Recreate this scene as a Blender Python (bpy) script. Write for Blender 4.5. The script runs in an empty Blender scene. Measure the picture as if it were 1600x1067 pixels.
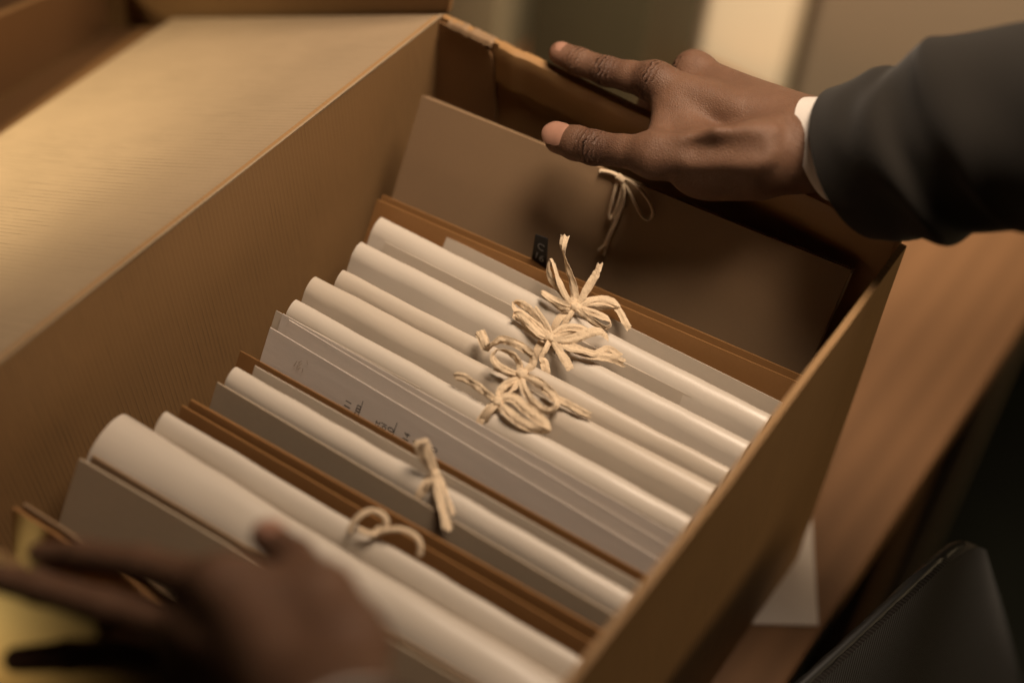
import bpy, bmesh, math, random
import numpy as np
from mathutils import Vector, Matrix, noise

random.seed(7)
SC = bpy.context.scene
COL = SC.collection
R_ = math.radians

# ------------------------------------------------------------------ camera
CAM = np.array([0.5525619325, -0.8256252528, 1.0708577021])
ROT = np.array([[0.8249837, 0.55948269, 0.07988124],
                [0.45540357, -0.57439681, -0.68020283],
                [-0.33467818, 0.59753445, -0.72865842]])
F = 2600.0
RIGHT, DOWN, FWD = ROT


def ray(x, y):
    return ROT.T @ np.array([(x - 800) / F, (y - 533.5) / F, 1.0])


def U(x, y, ax, v):
    """point of the world on the plane axis=v that the photograph shows at x, y"""
    d = ray(x, y)
    return CAM + d * ((v - CAM[ax]) / d[ax])


def at(x, y, depth):
    return CAM + ray(x, y) * depth


cam_d = bpy.data.cameras.new('camera')
cam = bpy.data.objects.new('camera', cam_d)
COL.objects.link(cam)
cam.matrix_world = Matrix(((RIGHT[0], -DOWN[0], -FWD[0], CAM[0]),
                           (RIGHT[1], -DOWN[1], -FWD[1], CAM[1]),
                           (RIGHT[2], -DOWN[2], -FWD[2], CAM[2]),
                           (0, 0, 0, 1)))
cam_d.sensor_width = 36
cam_d.lens = F / 1600 * 36
cam_d.clip_start = 0.02
cam_d.clip_end = 60
cam_d.dof.use_dof = True
cam_d.dof.focus_distance = 1.105
cam_d.dof.aperture_fstop = 1.6
SC.camera = cam

# ------------------------------------------------------------------ materials


def new_mat(name):
    m = bpy.data.materials.new(name)
    m.use_nodes = True
    nt = m.node_tree
    return m, nt, nt.nodes['Principled BSDF']


def N(nt, kind, **kw):
    n = nt.nodes.new(kind)
    for k, v in kw.items():
        if k.startswith('_'):
            setattr(n, k[1:], v)
        else:
            n.inputs[k.replace('__', ' ')].default_value = v
    return n


def math_n(nt, op, a, b=None, c=None):
    n = nt.nodes.new('ShaderNodeMath')
    n.operation = op
    for i, v in enumerate((a, b, c)):
        if v is None:
            continue
        if isinstance(v, (int, float)):
            n.inputs[i].default_value = v
        else:
            nt.links.new(v, n.inputs[i])
    return n.outputs[0]


def mix_col(nt, fac, a, b):
    n = nt.nodes.new('ShaderNodeMix')
    n.data_type = 'RGBA'
    if isinstance(fac, (int, float)):
        n.inputs[0].default_value = fac
    else:
        nt.links.new(fac, n.inputs[0])
    for i, v in ((6, a), (7, b)):
        if isinstance(v, tuple):
            n.inputs[i].default_value = (*v, 1)
        else:
            nt.links.new(v, n.inputs[i])
    return n.outputs[2]


def tex_noise(nt, vec, scale, detail=4, rough=.55):
    n = N(nt, 'ShaderNodeTexNoise', Scale=scale, Detail=detail, Roughness=rough)
    if vec is not None:
        nt.links.new(vec, n.inputs['Vector'])
    return n.outputs['Fac']


def obj_vec(nt, scale=(1, 1, 1), rot=(0, 0, 0)):
    tc = nt.nodes.new('ShaderNodeTexCoord')
    mp = nt.nodes.new('ShaderNodeMapping')
    mp.inputs['Scale'].default_value = scale
    mp.inputs['Rotation'].default_value = rot
    nt.links.new(tc.outputs['Object'], mp.inputs['Vector'])
    return mp.outputs['Vector']


def bump(nt, bsdf, height, strength, dist):
    b = N(nt, 'ShaderNodeBump', Strength=strength, Distance=dist)
    nt.links.new(height, b.inputs['Height'])
    nt.links.new(b.outputs['Normal'], bsdf.inputs['Normal'])


def kraft(name, col, flute_axis=None, spacing=.0033, rough=.62, shear=0.0, line=.35, spec=.35):
    """brown corrugated board or kraft card: fibres, blotches and the dashed print of the flutes"""
    m, nt, b = new_mat(name)
    v = obj_vec(nt)
    big = tex_noise(nt, v, 9, 3)
    fine = tex_noise(nt, v, 420, 3, .7)
    fib = tex_noise(nt, obj_vec(nt, (1, 1, .12)), 900, 2)
    dark = tuple(c * .80 for c in col)
    lite = tuple(min(1, c * 1.12) for c in col)
    c = mix_col(nt, big, dark, lite)
    c = mix_col(nt, math_n(nt, 'MULTIPLY', fine, .35), c, tuple(x * .6 for x in col))
    h = math_n(nt, 'ADD', math_n(nt, 'MULTIPLY', fine, .25), math_n(nt, 'MULTIPLY', fib, .2))
    if flute_axis is not None:
        tc = nt.nodes.new('ShaderNodeTexCoord')
        sp = nt.nodes.new('ShaderNodeSeparateXYZ')
        nt.links.new(tc.outputs['Object'], sp.inputs[0])
        co = sp.outputs[flute_axis]
        if shear:
            co = math_n(nt, 'ADD', co, math_n(nt, 'MULTIPLY', sp.outputs[2], shear))
        wob = math_n(nt, 'MULTIPLY', tex_noise(nt, v, 6, 1), .0003)
        ph = math_n(nt, 'DIVIDE', math_n(nt, 'ADD', co, wob), spacing)
        s = math_n(nt, 'SINE', math_n(nt, 'MULTIPLY', ph, 2 * math.pi))
        s01 = math_n(nt, 'MULTIPLY_ADD', s, .5, .5)
        ln = math_n(nt, 'POWER', s01, 12.0)
        # every flute prints its own broken line
        cx = nt.nodes.new('ShaderNodeCombineXYZ')
        nt.links.new(math_n(nt, 'MULTIPLY', math_n(nt, 'FLOOR', math_n(nt, 'ADD', ph, .25)), 7.31), cx.inputs[0])
        others = [k for k in range(3) if k != flute_axis]
        nt.links.new(math_n(nt, 'MULTIPLY', sp.outputs[others[0]], 26), cx.inputs[1])
        nt.links.new(math_n(nt, 'MULTIPLY', sp.outputs[others[1]], 26), cx.inputs[2])
        dash = tex_noise(nt, cx.outputs[0], 1.0, 3)
        dash = math_n(nt, 'MULTIPLY', math_n(nt, 'MAXIMUM', math_n(nt, 'SUBTRACT', dash, .30), 0), 2.4)
        patch = math_n(nt, 'MULTIPLY_ADD', tex_noise(nt, v, 8, 2), 2.8, -.8)
        ln2 = math_n(nt, 'MULTIPLY', math_n(nt, 'MULTIPLY', ln, dash), patch)
        ln2 = math_n(nt, 'MAXIMUM', ln2, 0)
        c = mix_col(nt, math_n(nt, 'MULTIPLY', ln2, line), c, tuple(x * .35 for x in col))
        h = math_n(nt, 'ADD', h, math_n(nt, 'MULTIPLY', s01, .25))
        h = math_n(nt, 'SUBTRACT', h, math_n(nt, 'MULTIPLY', ln2, .5))
    nt.links.new(c, b.inputs['Base Color'])
    b.inputs['Roughness'].default_value = rough
    b.inputs['Specular IOR Level'].default_value = spec
    bump(nt, b, h, .35, .0006)
    return m


def paper(name, col, rough=.45, spec=.4, grain=.25, streak=True):
    m, nt, b = new_mat(name)
    v = obj_vec(nt)
    big = tex_noise(nt, obj_vec(nt, (6, 30, 30)), 1, 4)
    fine = tex_noise(nt, v, 700, 2, .6)
    c = mix_col(nt, big, tuple(x * .88 for x in col), tuple(min(1, x * 1.05) for x in col))
    c = mix_col(nt, math_n(nt, 'MULTIPLY', fine, .18), c, tuple(x * .8 for x in col))
    nt.links.new(c, b.inputs['Base Color'])
    b.inputs['Roughness'].default_value = rough
    b.inputs['Specular IOR Level'].default_value = spec
    wav = tex_noise(nt, obj_vec(nt, (9, 60, 60)), 1, 3)
    h = math_n(nt, 'ADD', math_n(nt, 'MULTIPLY', fine, grain), math_n(nt, 'MULTIPLY', wav, 1.5))
    bump(nt, b, h, .25, .0008)
    return m


def cloth(name, col, rough=.85, weave=1400, sheen=.2, ribs=None):
    m, nt, b = new_mat(name)
    v = obj_vec(nt)
    w = tex_noise(nt, v, weave, 2, .6)
    big = tex_noise(nt, v, 25, 3)
    c = mix_col(nt, w, tuple(x * .72 for x in col), tuple(min(1, x * 1.2) for x in col))
    c = mix_col(nt, math_n(nt, 'MULTIPLY', big, .3), c, tuple(x * .75 for x in col))
    h = w
    if ribs:
        tc = nt.nodes.new('ShaderNodeTexCoord')
        sp = nt.nodes.new('ShaderNodeSeparateXYZ')
        nt.links.new(tc.outputs['Object'], sp.inputs[0])
        s = math_n(nt, 'SINE', math_n(nt, 'MULTIPLY', sp.outputs[ribs[0]], 2 * math.pi / ribs[1]))
        s01 = math_n(nt, 'MULTIPLY_ADD', s, .5, .5)
        h = math_n(nt, 'ADD', math_n(nt, 'MULTIPLY', s01, 2), w)
        c = mix_col(nt, s01, tuple(x * .45 for x in col), c)
    nt.links.new(c, b.inputs['Base Color'])
    b.inputs['Roughness'].default_value = rough
    b.inputs['Specular IOR Level'].default_value = .2
    b.inputs['Sheen Weight'].default_value = sheen
    bump(nt, b, h, .4, .0006)
    return m


def plain(name, col, rough=.6, spec=.4, var=.2, scale=30, metal=0):
    m, nt, b = new_mat(name)
    n = tex_noise(nt, obj_vec(nt), scale, 4)
    c = mix_col(nt, n, tuple(x * (1 - var) for x in col), tuple(min(1, x * (1 + var)) for x in col))
    nt.links.new(c, b.inputs['Base Color'])
    b.inputs['Roughness'].default_value = rough
    b.inputs['Specular IOR Level'].default_value = spec
    b.inputs['Metallic'].default_value = metal
    bump(nt, b, n, .1, .001)
    return m


def wood(name, col):
    m, nt, b = new_mat(name)
    v = obj_vec(nt, (26, 2.2, 26))
    g = tex_noise(nt, v, 1.0, 6, .65)
    w = N(nt, 'ShaderNodeTexWave', Scale=1.3, Distortion=5.0, Detail=3.0)
    w.bands_direction = 'X'
    nt.links.new(obj_vec(nt, (9, .7, 9)), w.inputs['Vector'])
    pore = tex_noise(nt, obj_vec(nt, (700, 25, 700)), 1, 2)
    f = math_n(nt, 'ADD', math_n(nt, 'MULTIPLY', g, .65), math_n(nt, 'MULTIPLY', w.outputs['Fac'], .35))
    c = mix_col(nt, f, tuple(x * .72 for x in col), tuple(min(1, x * 1.18) for x in col))
    c = mix_col(nt, math_n(nt, 'MULTIPLY', pore, .35), c, tuple(x * .5 for x in col))
    nt.links.new(c, b.inputs['Base Color'])
    b.inputs['Roughness'].default_value = .42
    b.inputs['Specular IOR Level'].default_value = .4
    bump(nt, b, math_n(nt, 'ADD', g, pore), .12, .0008)
    return m


def skin_mat():
    m, nt, b = new_mat('brown_skin')
    v = obj_vec(nt)
    at_c = N(nt, 'ShaderNodeAttribute', _attribute_name='crease')     # strength of the joint creases
    at_s = N(nt, 'ShaderNodeAttribute', _attribute_name='along')      # distance along the finger
    at_p = N(nt, 'ShaderNodeAttribute', _attribute_name='pale')       # paler finger pads and palm
    at_k = N(nt, 'ShaderNodeAttribute', _attribute_name='knuckle')    # darker knuckle pigment
    big = tex_noise(nt, v, 38, 4)
    med = tex_noise(nt, v, 160, 3)
    fine = tex_noise(nt, v, 900, 2)
    vor = N(nt, 'ShaderNodeTexVoronoi', Scale=620.0)
    vor.feature = 'DISTANCE_TO_EDGE'
    nt.links.new(v, vor.inputs['Vector'])
    c = mix_col(nt, big, (.115, .059, .034), (.235, .132, .082))
    c = mix_col(nt, math_n(nt, 'MULTIPLY', med, .4), c, (.12, .05, .028))
    c = mix_col(nt, math_n(nt, 'MULTIPLY', at_k.outputs['Fac'], .62), c, (.05, .022, .014))
    c = mix_col(nt, at_p.outputs['Fac'], c, (.36, .185, .12))
    wob = math_n(nt, 'MULTIPLY', tex_noise(nt, v, 180, 2), .007)
    s = math_n(nt, 'SINE', math_n(nt, 'MULTIPLY', math_n(nt, 'ADD', at_s.outputs['Fac'], wob), 2 * math.pi / .0034))
    cr = math_n(nt, 'POWER', math_n(nt, 'MULTIPLY_ADD', s, .5, .5), 3.0)
    cr = math_n(nt, 'MULTIPLY', cr, at_c.outputs['Fac'])
    c = mix_col(nt, math_n(nt, 'MULTIPLY', cr, .28), c, (.03, .012, .008))
    nt.links.new(c, b.inputs['Base Color'])
    b.inputs['Roughness'].default_value = .58
    b.inputs['Specular IOR Level'].default_value = .38
    b.inputs['Subsurface Weight'].default_value = .08
    b.inputs['Subsurface Radius'].default_value = (.006, .0025, .0012)
    h = math_n(nt, 'ADD', math_n(nt, 'MULTIPLY', vor.outputs['Distance'], .7), math_n(nt, 'MULTIPLY', fine, .12))
    h = math_n(nt, 'ADD', h, math_n(nt, 'MULTIPLY', med, .5))
    h = math_n(nt, 'SUBTRACT', h, math_n(nt, 'MULTIPLY', cr, .8))
    bump(nt, b, h, .8, .0009)
    return m


KRAFT = (.42, .28, .15)
M = {}
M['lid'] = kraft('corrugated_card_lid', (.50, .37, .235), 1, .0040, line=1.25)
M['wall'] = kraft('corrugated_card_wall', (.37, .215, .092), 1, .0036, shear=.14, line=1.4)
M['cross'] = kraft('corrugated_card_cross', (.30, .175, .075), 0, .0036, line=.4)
M['shadekraft'] = kraft('kraft_painted_shade', (.20, .105, .042))  # shade on the lid's floor strip and lip, put into the card colour
M['edge'] = kraft('cut_card', KRAFT)
M['flap'] = kraft('glue_flap_card', (.30, .165, .075), None, rough=.4, spec=.5)
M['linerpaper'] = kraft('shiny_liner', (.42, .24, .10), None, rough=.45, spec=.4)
M['kraft'] = kraft('kraft_folder_card', (.30, .150, .054), None, rough=.5)
M['board'] = kraft('grey_brown_board', (.32, .21, .12), None, rough=.6)
M['greyboard'] = kraft('grey_board', (.46, .37, .27), None, rough=.6)
M['white'] = paper('cream_folder_paper', (.66, .59, .505), rough=.33, spec=.75)
M['white_b'] = paper('ivory_folder_paper', (.62, .54, .445), rough=.36, spec=.6)
M['sheet'] = paper('printed_paper', (.74, .665, .60), rough=.6, spec=.3)
M['cotton'] = cloth('cotton_tape', (.76, .60, .42), weave=900, sheen=.1)
M['ink'] = plain('black_ink', (.015, .013, .012), .6)
M['label'] = plain('black_label', (.012, .012, .013), .5)
M['labelink'] = plain('label_ink', (.25, .25, .24), .6)
M['skin'] = skin_mat()
M['nail'] = plain('fingernail', (.38, .205, .145), .32, .5, .1, 200)
M['suit'] = cloth('charcoal_wool', (.024, .0205, .0165), weave=800, sheen=.12)
M['shirt'] = cloth('white_shirt', (.78, .72, .66), weave=1600, sheen=.1)
M['table'] = wood('table_wood', (.245, .130, .062))
M['floor'] = plain('dark_floor', (.016, .018, .013), .5, .3, .3, 6)
M['tanwall'] = plain('tan_plaster', (.25, .195, .135), .8, .2, .08, 4)
M['cream'] = plain('cream_paint', (.84, .74, .55), .6, .3, .05, 5)
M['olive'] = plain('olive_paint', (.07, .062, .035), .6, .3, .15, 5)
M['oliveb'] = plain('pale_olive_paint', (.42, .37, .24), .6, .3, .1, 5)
M['chair'] = cloth('ribbed_chair_fabric', (.014, .0105, .008), weave=900, ribs=(1, .0030))
M['piping'] = plain('black_piping', (.01, .01, .01), .5)
M['steel'] = plain('dark_steel', (.05, .05, .05), .35, .5, .1, 20, .8)
M['card'] = paper('white_card', (.76, .68, .60), rough=.6, spec=.3)

# ------------------------------------------------------------------ helpers


def tag(o, label=None, cat=None, group=None, kind=None):
    if label:
        o['label'] = label
    if cat:
        o['category'] = cat
    if group:
        o['group'] = group
    if kind:
        o['kind'] = kind
    return o


def empty(name, loc, label, cat, group=None):
    o = bpy.data.objects.new(name, None)
    o.empty_display_size = .02
    COL.objects.link(o)
    o.location = loc
    tag(o, label, cat, group)
    return o


def link(name, me, mat, parent=None, smooth=False):
    o = bpy.data.objects.new(name, me)
    COL.objects.link(o)
    if mat is not None:
        me.materials.append(mat)
    if parent is not None:
        o.parent = parent
        w = Vector((0, 0, 0))
        p = parent
        while p is not None:
            w += Vector(p.location)
            p = p.parent
        o.location = -w if parent.parent is None else Vector((0, 0, 0))
    if smooth:
        for p in me.polygons:
            p.use_smooth = True
    return o


def from_py(name, verts, faces, mat, parent=None, smooth=False):
    me = bpy.data.meshes.new(name)
    me.from_pydata([tuple(map(float, v)) for v in verts], [], faces)
    me.update()
    return link(name, me, mat, parent, smooth)


def solidify(o, t, off=0.0):
    md = o.modifiers.new('thickness', 'SOLIDIFY')
    md.thickness = t
    md.offset = off
    es = o.modifiers.new('crisp_edges', 'EDGE_SPLIT')
    es.split_angle = R_(42)
    return o


def bevel(o, w, seg=2):
    md = o.modifiers.new('bevel', 'BEVEL')
    md.width = w
    md.segments = seg
    md.limit_method = 'ANGLE'
    return o


def hexa(name, pts, mat, parent=None, bev=.001):
    """solid from 8 corners: 4 below, 4 above, same order"""
    f = [(3, 2, 1, 0), (4, 5, 6, 7), (0, 1, 5, 4), (1, 2, 6, 5), (2, 3, 7, 6), (3, 0, 4, 7)]
    o = from_py(name, pts, f, mat, parent)
    fix_normals(o.data)
    if bev:
        bevel(o, bev)
    return o


def fix_normals(me):
    bm = bmesh.new()
    bm.from_mesh(me)
    bmesh.ops.recalc_face_normals(bm, faces=bm.faces)
    bm.to_mesh(me)
    bm.free()


def box(name, lo, hi, mat, parent=None, bev=.001):
    x0, y0, z0 = lo
    x1, y1, z1 = hi
    return hexa(name, [(x0, y0, z0), (x1, y0, z0), (x1, y1, z0), (x0, y1, z0),
                       (x0, y0, z1), (x1, y0, z1), (x1, y1, z1), (x0, y1, z1)], mat, parent, bev)


def grid_mesh(name, P, mat, parent=None, closed_u=False, smooth=True):
    """P: array (nu, nv, 3)"""
    nu, nv = P.shape[:2]
    faces = []
    for i in range(nu if closed_u else nu - 1):
        for j in range(nv - 1):
            a = (i % nu) * nv + j
            b = ((i + 1) % nu) * nv + j
            faces.append((a, b, b + 1, a + 1))
    return from_py(name, P.reshape(-1, 3), faces, mat, parent, smooth)


def catmull(pts, n=10):
    pts = np.array(pts, float)
    P = np.vstack([2 * pts[0] - pts[1], pts, 2 * pts[-1] - pts[-2]])
    out = []
    for i in range(1, len(P) - 2):
        for t in np.linspace(0, 1, n, endpoint=False):
            a, b, c, d = P[i - 1], P[i], P[i + 1], P[i + 2]
            out.append(.5 * ((2 * b) + (c - a) * t + (2 * a - 5 * b + 4 * c - d) * t * t + (3 * b - a - 3 * c + d) * t ** 3))
    out.append(P[-2])
    return np.array(out)


def nz(x, y, z):
    return noise.noise(Vector((x, y, z)))


# ------------------------------------------------------------------ setting: floor, walls, table
floor = box('floor', (-3.5, -3, -.79), (3.5, 1.62, -.74), M['floor'], bev=0)
tag(floor, kind='structure')
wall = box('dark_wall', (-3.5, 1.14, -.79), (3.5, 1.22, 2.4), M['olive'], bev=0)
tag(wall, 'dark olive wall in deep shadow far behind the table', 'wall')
scr = box('screen_panel', (-.22, .60, -.74), (.40, .63, .62), M['tanwall'], bev=.004)
tag(scr, 'plain tan screen panel standing upright behind the bright cream cabinet', 'screen')


def on_table(name, px0, px1, y, depth, h, mat, label, cat, bv=.003, py=60):
    x0 = U(px0, py, 1, y)[0]
    x1 = U(px1, py, 1, y)[0]
    root = empty(name, ((x0 + x1) / 2, y + depth / 2, .001), label, cat)
    box('case', (x0, y, .001), (x1, y + depth, h), mat, root, bv)
    box('lid', (x0 - .003, y - .003, h + .0005), (x1 + .003, y + depth + .003, h + .03), mat, root, bv)
    return root


xa_, xb_ = U(1070, 50, 1, .54)[0], U(1238, 50, 1, .54)[0]
cab = empty('cabinet', ((xa_ + xb_) / 2, .565, -.74), 'bright cream cabinet standing blurred just behind the far edge of the table', 'cabinet')
box('carcass', (xa_, .54, -.70), (xb_, .59, .50), M['cream'], cab, .018)
box('plinth', (xa_ + .01, .55, -.74), (xb_ - .01, .585, -.7005), M['piping'], cab, 0)
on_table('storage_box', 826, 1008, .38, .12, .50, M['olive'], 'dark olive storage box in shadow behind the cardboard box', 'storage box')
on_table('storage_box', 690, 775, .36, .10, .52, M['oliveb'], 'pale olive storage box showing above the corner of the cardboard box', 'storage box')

table = empty('table', (-.25, -.25, -.74), 'warm brown wooden table with the big cardboard box on it', 'table')
box('tabletop', (-1.0, -1.15, -.032), (.421, .527, 0), M['table'], table, .003)
for sx in (-.93, .35):
    for sy in (-1.08, .46):
        box('leg', (sx - .03, sy - .03, -.74), (sx + .03, sy + .03, -.0325), M['table'], table, .003)

# paper card sticking out from under the box
A_ = np.array([.417, -.049, .0006])
e1 = np.array([-.0815, -.058, 0])
e2 = np.array([-.075, .130, 0])
crd = hexa('paper_card', [A_, A_ + e2, A_ + e1 + e2, A_ + e1,
                          A_ + [0, 0, .0012], A_ + e2 + [0, 0, .0012], A_ + e1 + e2 + [0, 0, .0012], A_ + e1 + [0, 0, .0012]],
           M['card'], None, 0)
tag(crd, 'white paper card whose corner pokes out from under the box onto the table', 'card')

# ------------------------------------------------------------------ the cardboard box
H = .348
L = -.520
Wd = .37
TH = .0045
bx = empty('cardboard_box', (Wd / 2, L / 2, .002), 'large brown cardboard archive box with its lid folded open, full of tied folders', 'box')
Z0 = .0025
box('bottom', (.002, L + .002, Z0), (Wd - .002, -.002, Z0 + .004), M['edge'], bx, 0)


def panel(name, fn, nu, nv, mat, t, parent, off=0.0):
    P = np.array([[fn(u, v) for v in np.linspace(0, 1, nv)] for u in np.linspace(0, 1, nu)])
    o = grid_mesh(name, P, mat, parent)
    solidify(o, t, off)
    return o


# left wall, gently bowed; its top crease runs into the lid
panel('left_wall', lambda u, v: np.array([-.0025 + .004 * math.sin(math.pi * u) * (1 - v) + .0008 * nz(u * 4, v * 3, 1),
                                          L + .003 + (-L - .0032) * u, Z0 + (H - Z0) * v]), 40, 16, M['wall'], TH, bx)
# far wall
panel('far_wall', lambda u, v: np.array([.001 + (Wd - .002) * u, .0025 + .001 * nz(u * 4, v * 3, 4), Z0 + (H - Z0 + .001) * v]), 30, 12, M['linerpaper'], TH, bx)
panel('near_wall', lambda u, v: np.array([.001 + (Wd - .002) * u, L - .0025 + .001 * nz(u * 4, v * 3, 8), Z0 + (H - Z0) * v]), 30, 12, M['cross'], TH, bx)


def rw(u, v):
    y = L + .003 + (-L - .006) * u
    bow = .006 * math.sin(math.pi * min(1, max(0, u))) * v
    top = .0012 * nz(u * 9, 0, 3) * v
    return np.array([Wd + .0025 + bow * .5 + .001 * nz(u * 5, v * 3, 9), y, Z0 + (H - Z0 + top) * v])


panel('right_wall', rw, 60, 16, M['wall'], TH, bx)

# glue flap on the far wall: an inner ply with a rounded worn edge, dark, near the hinge corner
fl = [(.0004, .12), (.0004, .3455), (.030, .3465), (.040, .3455), (.0465, .338), (.050, .325), (.0545, .29), (.057, .24), (.058, .18), (.058, .12)]
vv = [(x, -.0012, z) for x, z in fl]
gf = from_py('glue_flap', vv, [tuple(range(len(vv)))], M['flap'], bx)
solidify(gf, .0014, 0)
# torn paper along the flap's top edge
tp = []
xs = np.linspace(.008, .047, 26)
for i, x in enumerate(xs):
    w = .0028 + .0016 * nz(x * 300, 2, 0)
    z = H + .0012 + .0012 * nz(x * 220, 0, 5)
    tp.append([(x, -.0035 - .0006 * nz(x * 400, 1, 1), z - w), (x, -.0022, z + .0006 * nz(x * 700, 3, 0)), (x, .0055, z - .0006), (x, .0062, z - .004)])
tr = grid_mesh('torn_edge', np.array(tp), M['board'], bx)
solidify(tr, .0007, 0)
# folded rim of the liner along the rest of the far wall
rm = []
for u in np.linspace(0, 1, 60):
    x = .052 + (.366 - .052) * u
    wv = .0006 * nz(x * 60, 0, 0) + (.0018 * math.exp(-((x - .066) / .006) ** 2))
    dz = .0004 * nz(x * 90, 4, 0)
    row = []
    for a, b in [(-.0016, -.03), (-.0022, -.010), (-.0026, -.004), (-.0016, .0006), (.0012, .0022), (.0045, .0020), (.0066, -.001), (.0068, -.02)]:
        row.append((x, a - wv, H + b + dz))
    rm.append(row)
rim = grid_mesh('folded_rim', np.array(rm), M['linerpaper'], bx)
solidify(rim, .0006, 0)

# lid, hinged on the left wall and hanging down to the side
a26 = R_(26)
uv = np.array([-math.cos(a26), 0, -math.sin(a26)])
nv_ = np.array([-math.sin(a26), 0, math.cos(a26)])
O_ = np.array([0, 0, H])


def lid_pt(u, y, n):
    return O_ + uv * u + nv_ * n + np.array([0, y, 0])


YF, YN = .004, L - .003
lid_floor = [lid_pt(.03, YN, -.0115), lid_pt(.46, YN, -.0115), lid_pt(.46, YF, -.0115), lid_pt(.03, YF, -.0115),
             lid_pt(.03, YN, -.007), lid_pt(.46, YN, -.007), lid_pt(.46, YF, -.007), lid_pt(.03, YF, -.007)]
lid = hexa('lid', lid_floor, M['shadekraft'], bx, .001)
LE = .306


def lidp(u, v):
    y = YN + (YF - YN) * v
    return u, y


P = []
prof = [(-.0006, .0008), (.0015, .0010), (.006, .0006)] + [(LE * t, .0006) for t in np.linspace(.06, .97, 16)] + \
       [(LE - .003, .0004), (LE - .0008, -.0008), (LE, -.0035), (LE + .0005, -.0066)]
for v in np.linspace(0, 1, 40):
    y = YN + (YF - YN) * v
    row = []
    row.append(np.array([-.0002, y, H - .0012]))
    for (u, n) in prof:
        bow = .0025 * math.sin(math.pi * min(1, max(0, u / LE))) * math.sin(math.pi * v)
        row.append(lid_pt(u, y, n - bow))
    P.append(row)
lp = grid_mesh('lid_panel', np.array(P), M['lid'], lid)
solidify(lp, .0012, -1)
# far-side lip of the lid
lx = -.346
zb = lid_pt(.3845, 0, -.0068)[2]
ya, yb = YN, .001
zt_a, zt_b = .318, .231
hexa('lid_side', [(lx, ya, zb), (lx - .005, ya, zb), (lx - .005, yb, zb), (lx, yb, zb),
                  (lx + .002, ya, zt_a), (lx - .004, ya, zt_a), (lx - .004, yb, zt_b), (lx + .002, yb, zt_b)], M['shadekraft'], lid, .001)
# dark panel added for the shaded gap at the lid's outer corner
hexa('lid_corner_shade', [lid_pt(.300, .016, -.0155), lid_pt(.46, .016, -.0155), lid_pt(.46, .021, -.0155), lid_pt(.300, .021, -.0155),
                    lid_pt(.300, .016, .16), lid_pt(.46, .016, .16), lid_pt(.46, .021, .16), lid_pt(.300, .021, .16)], M['shadekraft'], lid, .001)
# end lip
pe = [(0.001, .3485), (.004, .385), (.002, .43)]
q1 = U(218, -2, 1, .010)
q0 = U(267, 29, 1, .010)
pe += [(q1[0] - .02, .43), (q1[0], q1[2]), (q0[0], q0[2] - .002)]
vv = [(x, .010, z) for x, z in pe]
le = from_py('lid_end', vv, [tuple(range(len(vv)))], M['cross'], lid)
solidify(le, .005, 0)

# ------------------------------------------------------------------ folders
ZT = .27


def folder_root(name, x, y, label, cat='folder', group=None):
    return empty(name, (x, y, .007), label, cat, group)


def roll(name, parent, p0, p1, x1, zt, t, mat, arc=1.0, front=.22, back=.22, seed=0, lean=.50, thick=.0008, x0=None, shift=.25, sag=0.0, droop=.0):
    """paper folded over a round spine: an upside-down U drawn out along X.
    p0, p1: picture points on the crest; x1: where the right end stops"""
    A = U(*p0, 2, zt)
    B = U(*p1, 2, zt)
    xa = A[0] if x0 is None else x0
    s = (B[1] - A[1]) / (B[0] - A[0])
    r = t / 2
    prof = [(-r - .001, -front), (-r - .0005, -front * .5), (-r, -.03), (-r, -r * arc)]
    for a in np.linspace(180, 0, 15)[1:-1]:
        prof.append((r * math.cos(R_(a)), r * arc * (math.sin(R_(a)) - 1)))
    prof += [(r, -r * arc), (r, -.03), (r + .0005, -back * .5), (r + .001, -back)]
    P = []
    for u in np.linspace(0, 1, 42):
        x = xa + (x1 - xa) * u
        yc = A[1] + s * (x - A[0]) - t * shift
        row = []
        for (dy, dz) in prof:
            k = 1 + .22 * nz(u * 2.6 + seed, seed * 1.7, 0) + .10 * nz(u * 9 + seed, dy * 90, 1)
            w = .0016 * nz(u * 3.1, dz * 18 + seed, seed) * min(1, -dz / .02 + .15) + .0005 * nz(u * 14, dz * 60, seed)
            row.append((x, yc + dy * k + w + lean * dz, zt + dz + .0013 * nz(u * 2.5, seed, 3) + .0005 * nz(u * 8, seed, 6) - sag * math.sin(math.pi * u) - droop * u))
        P.append(row)
    o = grid_mesh(name, np.array(P), mat, parent)
    solidify(o, thick, -1)
    return o


def flat(name, parent, p0, p1, x1, zt, mat, thick=.0012, down=.21, seed=0, lean=.50, x0=None, notch=None, dy=0.0, wav=.0008, zr=None):
    """a flat sheet or board standing on edge"""
    A = U(*p0, 2, zt)
    B = U(*p1, 2, zt if zr is None else zr)
    xa = A[0] if x0 is None else x0
    s = (B[1] - A[1]) / (B[0] - A[0])
    P = []
    for u in np.linspace(0, 1, 36):
        x = xa + (x1 - xa) * u
        zz = zt if zr is None else zt + (zr - zt) * u
        row = []
        for v in np.linspace(0, 1, 12):
            d = -down * v
            row.append((x, A[1] + dy + s * (x - A[0]) + lean * d + wav * nz(u * 3 + seed, v * 2, seed) * (.3 + v), zz + d))
        P.append(row)
    o = grid_mesh(name, np.array(P), mat, parent)
    solidify(o, thick, 0)
    return o


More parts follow.
